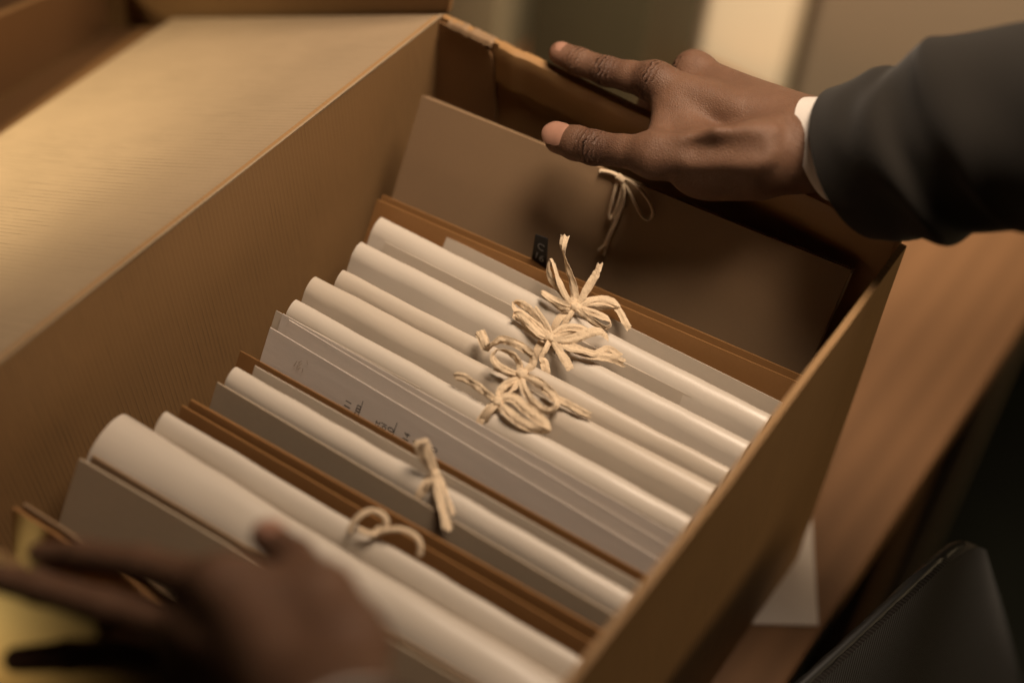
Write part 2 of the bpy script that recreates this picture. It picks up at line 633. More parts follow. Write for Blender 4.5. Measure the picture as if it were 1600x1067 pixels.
def ribbon(name, pts, width, mat, parent, zt=ZT, twist=0.0, curl=.07, thick=.00026, seed=0, fray=0, n=9):
    """cotton tape through picture points lying dz above the folders' crest"""
    W3 = []
    for q in pts:
        W3.append(U(q[0], q[1], 2, zt + q[2] * .001))
    C = catmull(W3, n)
    m = len(C)
    T = np.gradient(C, axis=0)
    T /= np.linalg.norm(T, axis=1)[:, None] + 1e-9
    if isinstance(width, (list, tuple)):
        wl = np.interp(np.linspace(0, 1, m), np.linspace(0, 1, len(width)), width)
    else:
        wl = np.full(m, width)
    wl = wl * .55 + wl.max() * .38
    if isinstance(twist, (list, tuple)):
        tl = np.interp(np.linspace(0, 1, m), np.linspace(0, 1, len(twist)), twist)
    else:
        tl = np.full(m, twist)
    P = []
    k = 6
    for i in range(m):
        view = C[i] - CAM
        view /= np.linalg.norm(view)
        side = np.cross(T[i], view)
        side /= np.linalg.norm(side) + 1e-9
        nrm = np.cross(side, T[i])
        a = R_(tl[i] * 1.25 + 22 * nz(i * .13, seed, 2))
        sd = side * math.cos(a) + nrm * math.sin(a)
        nn = nrm * math.cos(a) - side * math.sin(a)
        row = []
        for j in range(k):
            q = j / (k - 1) * 2 - 1
            w = wl[i] * .41 * (1 + .12 * nz(i * .35, q * 1.5, seed + 5))
            cu = curl * wl[i] * (q * q - .4) + .07 * wl[i] * nz(i * .4, q * 3, seed) + .05 * wl[i] * math.sin(q * 5 + seed)
            row.append(C[i] + sd * (w * q) + nn * cu)
        P.append(row)
    P = np.array(P)
    if fray:
        for j in range(k):
            P[-1, j] += T[-1] * (.0016 * random.uniform(-1, 1))
            P[-2, j] += T[-1] * (.0006 * random.uniform(-1, 1))
    o = grid_mesh(name, P, mat, parent)
    solidify(o, thick, 0)
    return o


def cord(name, pts, rad, mat, parent, zt=ZT, world=False, seed=0, n=9, k=7):
    W3 = pts if world else [U(q[0], q[1], 2, zt + q[2] * .001) for q in pts]
    C = catmull(W3, n)
    T = np.gradient(C, axis=0)
    T /= np.linalg.norm(T, axis=1)[:, None] + 1e-9
    P = []
    for i in range(len(C)):
        a = np.cross(T[i], [0.13, .2, .97])
        a /= np.linalg.norm(a)
        b = np.cross(T[i], a)
        ring = []
        for j in range(k):
            th = 2 * math.pi * j / k + i * .35
            r = rad * (1 + .25 * math.cos(2 * (th)) + .15 * nz(i * .5, j, seed))
            ring.append(C[i] + a * r * math.cos(th) + b * r * math.sin(th))
        P.append(ring + [ring[0]])
    return grid_mesh(name, np.array(P), mat, parent)


def knot(name, x, y, dz, r, parent, mat, zt=ZT, seed=0, stretch=(1, 1, 1)):
    c = U(x, y, 2, zt + dz * .001)
    bm = bmesh.new()
    bmesh.ops.create_icosphere(bm, subdivisions=3, radius=1)
    for v in bm.verts:
        p = v.co.copy()
        f = 1 + .28 * noise.noise(p * 1.7 + Vector((seed, 0, 0))) + .10 * math.sin(7 * p.x + 3 * p.y + seed)
        v.co = Vector((c[0] + p.x * r * f * stretch[0], c[1] + p.y * r * f * stretch[1], c[2] + p.z * r * f * stretch[2]))
    me = bpy.data.meshes.new(name)
    bm.to_mesh(me)
    bm.free()
    return link(name, me, mat, parent, True)


XR = .353
CT = M['cotton']

# --- upright grey-brown board folder at the far end
bl = np.array([.023, -.050, .3165])
br = np.array([.349, -.0135, .3165])
bl = U(660, 150, 2, .318)
br = U(1331, 421, 2, .318)
low = U(620, 285, 0, .025)
lean = (bl[1] - low[1]) / (bl[2] - low[2])
fb = folder_root('board_folder', .19, -.09, 'tall grey-brown board folder standing upright under the thumb, tied with thin white string')


def board(name, dy, top, parent, thick=.0022, mat=None):
    P = []
    for u in np.linspace(0, 1, 30):
        a = bl + (br - bl) * u
        row = []
        for v in np.linspace(0, 1, 12):
            d = (a[2] - top - .01) * v
            row.append((a[0], a[1] + dy - d * min(lean, .42) + .0012 * nz(u * 2, v * 2, dy * 100), a[2] - top - d))
        P.append(row)
    o = grid_mesh(name, np.array(P), mat or M['board'], parent)
    solidify(o, thick, 0)
    return o


board('front_board', 0, 0, fb)
board('back_board', .006, .004, fb)
board('paper_sheet', .003, .006, fb, .003, M['white_b'])


def bpt(x, y, off=.0025):
    """point on the board's front face"""
    d = ray(x, y)
    s = (br[1] - bl[1]) / (br[0] - bl[0])
    ln = min(lean, .42)
    # plane: y - bl.y - s (x-bl.x) + ln (bl.z - z) = -off
    nrm = np.array([-s, 1, -ln])
    k = bl[1] - s * bl[0] - ln * bl[2] - off
    t = (k - nrm @ CAM) / (nrm @ d)
    return CAM + d * t


st = cord('tie_string', [bpt(*q) for q in [(938, 267, .002), (955, 270, .003), (970, 277, .004)]], .0016, CT, fb, world=True)
for nm, pp, r in [('loop', [(970, 277, .004), (985, 284, .006), (1000, 296, .007), (1015, 316, .006), (1020, 334, .005), (1012, 343, .005), (1002, 336, .006), (992, 318, .007), (981, 295, .006), (970, 279, .005)], .0013),
                  ('loop', [(969, 278, .005), (963, 290, .006), (957, 312, .006), (952, 332, .005), (954, 342, .005), (960, 335, .005), (967, 315, .006), (972, 294, .006), (970, 280, .005)], .0013),
                  ('tail', [(970, 279, .006), (975, 297, .007), (973, 318, .006), (962, 346, .005), (953, 366, .005), (946, 382, .005), (936, 391, .004)], .0014),
                  ('tail', [(953, 366, .005), (949, 381, .005), (944, 399, .004)], .0009)]:
    cord(nm, [bpt(*q) for q in pp], r, CT, st, world=True)
kk = bpt(970, 279, .006)
cord('string_knot', [kk + np.array([-.003, 0, .001]), kk, kk + np.array([.003, 0, -.001])], .0026, CT, st, world=True)

# --- kraft folder with a black tab
fk = folder_root('kraft_folder', .2, -.11, 'brown kraft folder with a black index tab in front of the tall board folder')
flat('front_cover', fk, (590, 312), (1215, 583), XR, ZT, M['kraft'], .0016, seed=2)
flat('back_cover', fk, (597, 306), (1222, 575), XR, ZT - .002, M['kraft'], .0016, seed=3, dy=.001)
# index tab standing up behind the cover
t0 = U(846, 416, 1, U(720, 360, 2, ZT)[1] + .009)
ty = t0[1]
tc_ = [U(830, 402, 1, ty), U(857, 414, 1, ty), U(856, 373, 1, ty), U(837, 366, 1, ty)]
tc_[0] = tc_[0] + np.array([0, 0, -.02])
tc_[1] = tc_[1] + np.array([0, 0, -.02])
tab = from_py('index_tab', tc_, [(0, 1, 2, 3)], M['label'], fk)
solidify(tab, .0008, 0)


def text_mesh(name, body, origin, xdir, ydir, size, mat, parent, lift=.0006):
    cu = bpy.data.curves.new(name, 'FONT')
    cu.body = body
    cu.size = size
    cu.extrude = .00005
    cu.align_x = 'LEFT'
    tmp = bpy.data.objects.new(name + '_curve', cu)
    COL.objects.link(tmp)
    dg = bpy.context.evaluated_depsgraph_get()
    me = bpy.data.meshes.new_from_object(tmp.evaluated_get(dg))
    bpy.data.objects.remove(tmp)
    xd = np.array(xdir) / np.linalg.norm(xdir)
    yd = np.array(ydir) - xd * (np.array(ydir) @ xd)
    yd /= np.linalg.norm(yd)
    zd = np.cross(xd, yd)
    for v in me.vertices:
        p = np.array(origin) + xd * v.co.x + yd * v.co.y + zd * (v.co.z + lift)
        v.co = p
    me.materials.clear()
    return link(name, me, mat, parent)


tx = U(838, 387, 1, ty - .0008)
text_mesh('tab_letters', 'C', U(839, 386, 1, ty - .0006), (1, 0, -.12), (0, 0, 1), .0085, M['labelink'], tab)
text_mesh('tab_letters', '16', U(834, 400, 1, ty - .0006), (1, 0, -.12), (0, 0, 1), .0085, M['labelink'], tab)

# --- white rolled folders
GRP = 'white folders tied with cotton ribbon'


def white(label, p0, p1, t, seed, mat='white', arc=1.0, extra=None, **kw):
    A = U(*p0, 2, ZT)
    r = folder_root('ribbon_folder', .2, A[1], label, 'folder', GRP)
    roll('cover', r, p0, p1, XR, ZT, t, M[mat], arc, seed=seed, **kw)
    # papers inside, seen at the open end
    Ai = U(*p0, 2, ZT)
    flat('paper_sheet', r, (p0[0] + 6, p0[1] + 3), p1, XR - .004, ZT - t * .30, M['sheet'], max(.002, t * .25), .2, seed=seed + 11, dy=-t * .3)
    return r


wA = white('white rolled folder whose ribbon bow has one tape end standing straight up', (598, 337), (1195, 640), .0145, 1)
flat('back_sheet', wA, (640, 345), (1180, 612), XR, ZT - .004, M['white_b'], .0008, seed=21, dy=.002)
wB = white('white rolled folder whose bow spreads wide flat tape ends across the next roll', (566, 376), (1160, 682), .0135, 2)
flat('back_sheet', wB, (600, 380), (1165, 665), XR, ZT - .006, M['white_b'], .0008, seed=22, dy=.0015)
flat('front_sheet', wA, (600, 362), (1185, 662), XR, ZT - .011, M['white_b'], .0007, seed=24, dy=.0035)
flat('front_sheet', wB, (545, 412), (1140, 708), XR, ZT - .012, M['white_b'], .0008, seed=23, dy=.004)
wC1 = white('flat pale folder without a bow of its own between two rolled ones', (538, 420), (1128, 722), .010, 3, 'white_b', arc=1.2)
wC = white('ivory rolled folder with a lacy frayed bow of many loops', (494, 430), (1110, 752), .0135, 4, 'white_b')
wD = white('glossy white rolled folder with a long lacy loop, next to the printed papers', (464, 466), (1075, 803), .012, 5)
flat('front_sheet', wC, (492, 462), (1098, 778), XR, ZT - .012, M['white'], .0007, seed=25, dy=.0035)
flat('front_sheet', wD, (470, 492), (1066, 822), XR, ZT - .010, M['white_b'], .0007, seed=26, dy=.003)
# clear sleeve at its end
pl = M['sheet']
Dl = U(445, 470, 2, ZT)
flat('plastic_sleeve', wD, (447, 472), (1060, 800), .16, ZT - .002, M['white_b'], .0006, .2, seed=31, dy=-.010, x0=Dl[0])

# --- printed papers
fp = folder_root('printed_papers', .2, -.27, 'stack of printed white papers with rotated numbers, between a glossy roll and a kraft folder', 'papers')
s1 = flat('sheet', fp, (442, 490), (1052, 832), XR, ZT, M['sheet'], .0006, seed=41, wav=.0016)
#s1b = flat('sheet', fp, (452, 500), (1046, 846), XR, ZT - .002, M['sheet'], .0006, seed=44, wav=.0012, dy=-.001)
s2 = flat('sheet', fp, (452, 500), (1040, 850), XR, ZT - .001, M['sheet'], .0006, seed=42, wav=.0005)
fs = flat('sheet', fp, (424, 510), (1030, 872), XR, ZT - .006, M['sheet'], .0007, seed=43, wav=.0002, dy=-.001)

# --- kraft folder in front of the papers
fe = folder_root('kraft_folder', .2, -.285, 'thin brown kraft folder between the printed papers and a roll tied with one upright tape')
flat('front_cover', fe, (376, 548), (1006, 896), XR, ZT - .002, M['kraft'], .0012, seed=51, wav=.0004)
flat('back_cover', fe, (383, 560), (1012, 906), XR, ZT - .012, M['kraft'], .0012, seed=52, wav=.0004, down=.18)

wF = white('white rolled folder tied with a single upright twist of ribbon', (370, 571), (985, 922), .012, 6)
flat('back_sheet', wF, (398, 572), (1000, 912), XR, ZT - .002, M['white_b'], .0010, seed=61, dy=.0005)
flat('front_sheet', wF, (372, 615), (970, 945), XR, ZT - .016, M['greyboard'], .0008, seed=62, dy=.004)
flat('front_board', wF, (340, 597), (962, 962), XR, ZT - .003, M['greyboard'], .0014, seed=63, wav=.0003)

# --- two thin kraft folders
fg = folder_root('kraft_folder', .2, -.335, 'pair of worn brown kraft covers behind the fat white roll with a loose string loop')
flat('back_cover', fg, (299, 624), (935, 982), XR, ZT - .001, M['kraft'], .0022, seed=71, wav=.0006)
flat('front_cover', fg, (285, 633), (918, 1000), XR, ZT - .003, M['kraft'], .0016, seed=72, wav=.0005)

wH = white('slim white folder roll pressed against the kraft covers', (262, 640), (910, 1026), .013, 7, arc=1.3)
wI = white('fat white rolled folder nearest the hand with the raised thumb', (192, 643), (890, 1062), .034, 8, arc=.95)
fj = folder_root('board_folder', .19, -.41, 'plain grey board folder in front of the fat white roll')
flat('front_board', fj, (125, 716), (420, 888), XR, ZT, M['greyboard'], .002, down=.14, seed=81, lean=.6, wav=.0006)
flat('back_board', fj, (140, 716), (430, 888), XR, ZT - .002, M['board'], .002, down=.14, seed=82, lean=.58, dy=.003, wav=.0006)
fkk = folder_root('kraft_folder', .19, -.47, 'dark edged brown kraft folder by the near wall, under the fingers')
flat('front_cover', fkk, (22, 792), (100, 842), XR, ZT, M['kraft'], .0025, seed=91, lean=.19)
flat('back_cover', fkk, (34, 790), (112, 840), XR, ZT - .004, M['board'], .002, seed=92, lean=.19, dy=.002)

# --- printed text on the sheets, its lines running upwards
pA = U(428, 506, 2, ZT - .006)
pB = U(1030, 872, 2, ZT - .006)
ss = (pB[1] - pA[1]) / (pB[0] - pA[0])


def sheet_pt(x, y, off=.0016):
    d = ray(x, y)
    nrm = np.array([-ss, 1, -.50])
    A0 = U(424, 510, 2, ZT - .006)
    k = A0[1] - .001 - ss * A0[0] - .50 * (ZT - .006) - off
    t = (k - nrm @ CAM) / (nrm @ d)
    return CAM + d * t


UPL = np.array([0, .50, 1.0]) / math.hypot(.50, 1)
for body, x, y, sz in [('0-11', 549, 634, .0060), ('8 cm', 563, 644, .0066), ('1st', 594, 664, .0060), ('bl', 605, 667, .0060), ('20', 615, 678, .0062),
                       ('14', 640, 686, .0056), ('9', 654, 697, .0056), ('0', 683, 708, .0058)]:
    text_mesh('printed_text', body, sheet_pt(x, y - 3) - UPL * sz * (.5 * len(body) - .95 + .75), UPL, (-1, -ss, 0), sz * 1.15, M['ink'], fs, .0)
for (x, y, h_) in [(567, 626, .003), (620, 660, .003)]:
    p = sheet_pt(x, y)
    q = p - UPL * (h_ + .006)
    from_py('ruled_line', [p, p + [.0005, 0, 0], q + [.0005, 0, 0], q], [(0, 1, 2, 3)], M['ink'], fs)
# faint grey drawing near the paper's corner
for k in range(9):
    x, y = 470 + random.uniform(-9, 10), 570 + random.uniform(-8, 6)
    p = sheet_pt(x, y, .0014)
    a = random.uniform(-.6, .6)
    l_ = random.uniform(.002, .005)
    from_py('pencil_mark', [p, p + [.0003, 0, 0], p + [.0003 + a * l_, 0, 0] - UPL * l_, p + [a * l_, 0, 0] - UPL * l_], [(0, 1, 2, 3)],
            M['board'], fs)

# ------------------------------------------------------------------ ribbon bows
MM = .001


def bow(parent, kx, ky, kdz, kr, parts, seed):
    kb = knot('ribbon_bow', kx, ky, kdz, kr * .8, parent, CT, seed=seed, stretch=(1.2, 1, .9))
    for i, (nm, pts, w, tw) in enumerate(parts):
        ribbon(nm, pts, w, CT, kb, twist=tw, seed=seed * 13 + i * 3.1, fray=(nm == 'tail'))
    return kb


def wrap(parent, p0, p1, kx, t, shift=.25, lean=.50, zt=ZT, w=.0052, seed=0):
    """tape going round the fold under its bow"""
    A = U(*p0, 2, zt)
    B = U(*p1, 2, zt)
    s_ = (B[1] - A[1]) / (B[0] - A[0])
    yk = A[1] + s_ * .12
    x = U(kx[0], kx[1], 2, zt)[0]
    yc = A[1] + s_ * (x - A[0]) - t * shift
    r = t / 2 + .0012
    prof = [(-r - .0004, -.06), (-r, -.03), (-r, -r)] + [(r * math.cos(R_(a)), r * (math.sin(R_(a)) - 1) + .0012) for a in np.linspace(170, 10, 12)] + [(r, -r), (r, -.03)]
    P = []
    for i, (dy, dz) in enumerate(prof):
        row = []
        for j in range(5):
            q = j / 4 * 2 - 1
            row.append((x + q * w * .5 * (1 + .12 * nz(i * .5, q, seed)) + .0015 * nz(i * .15, 0, seed + 3), yc + dy * 1.06 + lean * dz, zt + dz + .0006 + .0003 * nz(i * .6, q * 3, seed)))
        P.append(row)
    o = grid_mesh('ribbon_band', np.array(P), CT, parent)
    solidify(o, .0003, 0)
    return o


wrap(wA, (598, 337), (1195, 640), (893, 478), .0145, seed=1)
wrap(wB, (566, 376), (1160, 682), (856, 525), .0135, seed=2)
wrap(wC, (494, 430), (1110, 752), (808, 588), .0135, seed=3)
wrap(wD, (464, 466), (1075, 803), (772, 632), .012, seed=4)
wrap(wF, (370, 571), (985, 922), (677, 744), .012, seed=5)

bow(wA, 899, 480, 6, .0042, [
    ('loop', [(893, 474, 6), (878, 458, 11), (862, 438, 16), (856, 420, 20), (860, 405, 24), (866, 414, 24), (874, 440, 19), (886, 466, 11), (894, 476, 7)], [.003, .006, .0065, .003, .006, .005, .003], [0, 20, 40, 70, 50, 20, 0]),
    ('tail', [(897, 476, 7), (898, 462, 10), (894, 440, 17), (887, 420, 24), (881, 398, 32), (880, 384, 37), (883, 368, 41)], [.004, .0078, .0078, .0055, .0038, .006, .0078], [0, 10, 25, 35, 60, 15, 0]),
    ('tail', [(903, 476, 7), (910, 464, 11), (919, 448, 16), (929, 432, 21), (934, 422, 24), (938, 412, 27)], [.003, .005, .0075, .0075, .005, .0025], [0, 10, 0, 20, 30, 20]),
    ('loop', [(896, 480, 6), (882, 476, 8), (864, 468, 9), (848, 457, 9), (850, 464, 7), (862, 474, 6), (880, 484, 5), (896, 483, 5)], [.003, .006, .0065, .005, .004, .005, .005, .003], [0, 10, -20, -60, -70, -40, 0]),
    ('loop', [(903, 478, 7), (918, 470, 9), (938, 466, 9), (956, 470, 8), (968, 480, 7), (958, 482, 6), (936, 480, 6), (916, 480, 6), (903, 482, 6)], [.003, .0058, .006, .006, .005, .005, .005, .005, .003], [0, 20, 30, 20, 50, 60, 40, 20, 0]),
    ('tail', [(905, 479, 7), (928, 472, 8), (952, 473, 7), (967, 485, 6), (975, 500, 4), (983, 513, 3)], [.003, .005, .006, .006, .006, .0055], [0, 30, 10, 20, 0, 0]),
    ('loop', [(901, 483, 7), (914, 494, 8), (930, 505, 9), (946, 513, 9), (954, 507, 8), (946, 497, 7), (928, 489, 7), (912, 484, 7), (902, 482, 6)], [.003, .006, .0065, .006, .005, .006, .0065, .005, .003], [0, -15, -20, -40, -60, -20, 0, 0, 0]),
    ('band', [(897, 483, 6), (891, 492, 4), (884, 502, 1), (881, 512, -3)], [.003, .0045, .005, .005], 0),
], 1)

bow(wB, 861, 529, 6, .0044, [
    ('loop', [(860, 524, 6), (848, 506, 8), (832, 488, 9), (816, 476, 9), (804, 473, 8), (805, 482, 7), (818, 492, 7), (838, 508, 7), (857, 526, 6)], [.003, .006, .007, .007, .006, .005, .006, .006, .003], [0, 15, 25, 10, 60, 40, 20, 0, 0]),
    ('loop', [(857, 529, 6), (842, 521, 7), (826, 505, 8), (811, 492, 8), (803, 491, 7), (812, 500, 6), (832, 517, 6), (850, 530, 5), (858, 532, 5)], [.003, .006, .0065, .0065, .005, .005, .005, .005, .003], [0, -15, -10, 10, 60, -50, -30, 0, 0]),
    ('tail', [(861, 522, 7), (852, 506, 9), (842, 492, 10), (835, 482, 11)], [.003, .006, .006, .005], [0, 20, 30, 10]),
    ('loop', [(866, 522, 7), (878, 513, 9), (896, 511, 10), (914, 515, 9), (924, 523, 8), (910, 522, 7), (888, 521, 7), (868, 526, 7)], [.004, .006, .0065, .006, .004, .005, .005, .003], [0, 10, 15, 20, 60, 60, 20, 0]),
    ('tail', [(864, 531, 8), (880, 531, 10), (900, 528, 11), (920, 520, 12), (936, 517, 12), (946, 524, 10), (948, 531, 9)], [.003, .005, .0085, .0085, .007, .005, .004], [0, 10, 0, 0, 20, 40, 50]),
    ('tail', [(870, 529, 7), (886, 538, 7), (904, 547, 7), (924, 554, 6), (944, 557, 5), (960, 561, 3), (976, 568, 2)], [.004, .007, .0085, .0085, .007, .007, .007], [0, -15, 0, 15, 10, -10, 0]),
    ('tail', [(868, 532, 7), (890, 544, 8), (910, 547, 8), (930, 552, 7), (950, 545, 5), (968, 556, 4)], [.003, .006, .006, .006, .006, .006], [20, 30, 40, 20, 0, 10]),
    ('band', [(859, 533, 6), (852, 547, 5), (846, 559, 2), (850, 566, 0), (853, 578, -3), (851, 590, -8)], [.003, .004, .005, .0075, .008, .007], [0, 20, 40, 10, 0, 0]),
    ('tail', [(864, 534, 7), (873, 547, 7), (882, 560, 6), (889, 571, 4), (892, 579, 2)], [.003, .006, .0075, .0075, .007], [0, 0, 10, 30, 20]),
], 2)

bow(wC, 815, 585, 7, .0048, [
    ('loop', [(813, 580, 7), (811, 568, 10), (803, 556, 14), (790, 549, 16), (778, 547, 17), (770, 556, 16), (776, 568, 13), (790, 578, 10), (808, 584, 7)], [.004, .0062, .0065, .0062, .005, .006, .006, .006, .003], [0, 20, 30, 50, 70, 40, 20, 0, 0]),
    ('loop', [(820, 580, 8), (832, 570, 11), (833, 557, 14), (824, 548, 16), (810, 539, 17), (796, 533, 17), (782, 531, 16), (772, 537, 14), (762, 541, 12), (756, 528, 12), (750, 517, 12)], [.004, .006, .007, .0072, .007, .0075, .007, .006, .006, .007, .008], [0, 20, 30, 10, 0, 20, 10, 40, 30, 0, -10]),
    ('tail', [(809, 590, 6), (797, 586, 6), (784, 580, 6), (771, 575, 5)], [.003, .005, .006, .005], [0, 40, 50, 30]),
    ('tail', [(766, 545, 10), (757, 540, 10), (753, 528, 11), (747, 519, 11)], [.005, .007, .008, .006], [0, 10, 10, 0]),
    ('loop', [(811, 592, 6), (798, 597, 7), (787, 603, 7), (780, 614, 5), (787, 619, 4), (798, 611, 5), (808, 600, 6), (812, 593, 6)], [.003, .006, .006, .006, .004, .005, .005, .003], [0, 10, 0, 10, 50, 60, 20, 0]),
    ('loop', [(814, 591, 7), (819, 607, 9), (829, 624, 10), (844, 638, 10), (858, 642, 9), (869, 634, 8), (866, 621, 8), (854, 608, 9), (838, 596, 9), (820, 587, 8)], [.004, .006, .007, .007, .0065, .006, .008, .009, .008, .004], [0, -20, -25, -20, -30, -50, 10, 20, 10, 0]),
    ('tail', [(850, 609, 7), (868, 621, 7), (888, 632, 6), (906, 642, 5), (923, 650, 4)], [.006, .006, .007, .007, .006], [30, 20, 0, 0, -10]),
], 3)

bow(wD, 777, 628, 6, .0040, [
    ('tail', [(774, 625, 6), (762, 616, 8), (749, 606, 9), (736, 597, 10), (724, 590, 10), (711, 588, 9)], [.0035, .0058, .0065, .007, .0078, .008], [0, 20, 10, 25, 10, 20]),
    ('loop', [(779, 625, 7), (792, 620, 9), (806, 624, 9), (818, 635, 8), (834, 648, 7), (850, 660, 6), (859, 672, 4), (846, 672, 3), (826, 666, 4), (806, 654, 6), (790, 640, 7), (779, 630, 6)],
     [.004, .0068, .0085, .0095, .0095, .0085, .006, .007, .008, .009, .007, .003], [0, 15, 10, 0, 0, 10, 60, 30, 10, 0, 0, 0]),
    ('band', [(774, 632, 6), (765, 637, 5), (758, 645, 2), (754, 654, -2), (751, 662, -7)], [.003, .0048, .005, .005, .005], [0, 10, 0, 0, 0]),
    ('band', [(778, 633, 6), (769, 641, 4.5), (763, 650, 1), (760, 660, -4)], [.002, .003, .003, .003], [0, 10, 0, 0]),
], 4)

bow(wF, 681, 742, 6, .0038, [
    ('loop', [(679, 738, 6), (672, 728, 10), (663, 714, 15), (656, 702, 20), (653, 694, 23), (660, 689, 25), (667, 688, 25), (668, 700, 21), (672, 716, 15), (678, 732, 9), (682, 740, 6)],
     [.004, .007, .0085, .0085, .007, .006, .006, .007, .0075, .006, .003], [0, 10, 0, 0, 20, 50, 60, 20, 10, 0, 0]),
    ('tail', [(681, 745, 7), (684, 762, 6), (688, 780, 4), (692, 797, 2), (696, 810, 1), (699, 826, -1)], [.004, .0068, .0065, .0055, .005, .0085], [0, -10, 10, 30, 10, 0]),
    ('tail', [(688, 745, 7), (694, 760, 6), (700, 776, 4), (704, 790, 3), (708, 804, 1)], [.003, .004, .0035, .0035, .004], [10, 20, 40, 20, 0]),
    ('band', [(678, 744, 6), (670, 754, 4), (664, 768, -2), (666, 776, -6)], [.003, .005, .005, .005], 0),
], 5)

# loose string loop on the fat white roll
sh = knot('tie_string', 592, 829, 5, .0028, wH, CT, seed=9)
for nm, pp in [('loop', [(592, 829, 6), (602, 822, 9), (603, 810, 12), (592, 800, 14), (577, 798, 13), (561, 807, 11), (550, 820, 7), (546, 832, 3)]),
               ('loop', [(592, 830, 6), (606, 828, 9), (622, 826, 11), (640, 831, 11), (654, 843, 9), (657, 856, 6), (655, 868, 2)]),
               ('tail', [(592, 830, 6), (582, 834, 6), (570, 831, 7), (560, 826, 7)])]:
    cord(nm, pp, .0017, CT, sh)

# ------------------------------------------------------------------ person: hands by a signed-distance field


def cone_d(Pq, a, b, ra, rb):
    ba = (b - a).astype(np.float32)
    pa = Pq - a.astype(np.float32)
    t = np.clip((pa @ ba) / max(1e-12, float(ba @ ba)), 0, 1)
    return np.linalg.norm(pa - t[..., None] * ba, axis=-1) - (ra + t * (rb - ra))


def smin(a, b, k):
    h = np.clip(.5 + .5 * (b - a) / k, 0, 1)
    return b + (a - b) * h - k * h * (1 - h)


def smax(a, b, k):
    return -smin(-a, -b, k)


def surface_nets(f, lo, hi, h):
    lo = np.array(lo)
    n = np.ceil((np.array(hi) - lo) / h).astype(int) + 1
    xs = [lo[i] + np.arange(n[i]) * h for i in range(3)]
    V = np.empty(n, np.float32)
    B = 10
    for i in range(0, n[0], B):
        for j in range(0, n[1], B):
            ks = np.arange(0, n[2], B)
            cen = np.array([[xs[0][i] + B * h / 2, xs[1][j] + B * h / 2, xs[2][k] + B * h / 2] for k in ks], np.float32)
            fc_ = f(cen)
            for k, fv in zip(ks, fc_):
                if abs(fv) > B * h * 1.1 + .012:      # far from the surface: only the sign matters
                    V[i:i + B, j:j + B, k:k + B] = fv
                else:
                    X, Y, Z = np.meshgrid(xs[0][i:i + B], xs[1][j:j + B], xs[2][k:k + B], indexing='ij')
                    V[i:i + B, j:j + B, k:k + B] = f(np.stack([X, Y, Z], -1).astype(np.float32))
    S = V < 0
    acc = np.zeros(tuple(n - 1) + (3,), np.float32)
    cnt = np.zeros(tuple(n - 1), np.float32)
    c8 = [(a, b, c) for a in (0, 1) for b in (0, 1) for c in (0, 1)]

    def sl(A, o):
        return A[o[0]:A.shape[0] - 1 + o[0], o[1]:A.shape[1] - 1 + o[1], o[2]:A.shape[2] - 1 + o[2]]
    for p in c8:
        for ax in range(3):
            if p[ax]:
                continue
            q = list(p)
            q[ax] = 1
            va, vb = sl(V, p), sl(V, q)
            m = (va < 0) != (vb < 0)
            t = np.where(m, va / np.where(m, va - vb, 1), 0)
            for k in range(3):
                acc[..., k] += np.where(m, p[k] + (t if k == ax else 0), 0)
            cnt += m
    act = cnt > 0
    idx = -np.ones(act.shape, int)
    idx[act] = np.arange(act.sum())
    ijk = np.argwhere(act)
    verts = lo + (ijk + acc[act] / cnt[act][:, None]) * h
    faces = []
    for ax in range(3):
        o1, o2 = [(1, 2), (2, 0), (0, 1)][ax]
        sa = [slice(1, -1)] * 3
        a = [slice(1, n[k] - 1) for k in range(3)]
        a[ax] = slice(0, n[ax] - 1)
        b = list(a)
        b[ax] = slice(1, n[ax])
        fa, fb_ = S[tuple(a)], S[tuple(b)]
        cr = np.argwhere(fa != fb_)
        off = np.array([s.start for s in a])
        base_i = cr + off
        d1 = np.zeros(3, int)
        d1[o1] = 1
        d2 = np.zeros(3, int)
        d2[o2] = 1
        q = [idx[tuple((base_i - e).T)] for e in (d1 * 0, d1, d1 + d2, d2)]
        fl_ = fa[tuple(cr.T)]
        Q = np.stack(q, 1)
        Q[fl_] = Q[fl_][:, ::-1]
        faces.append(Q)
    fc = np.vstack(faces)
    return verts, fc[(fc >= 0).all(1)]


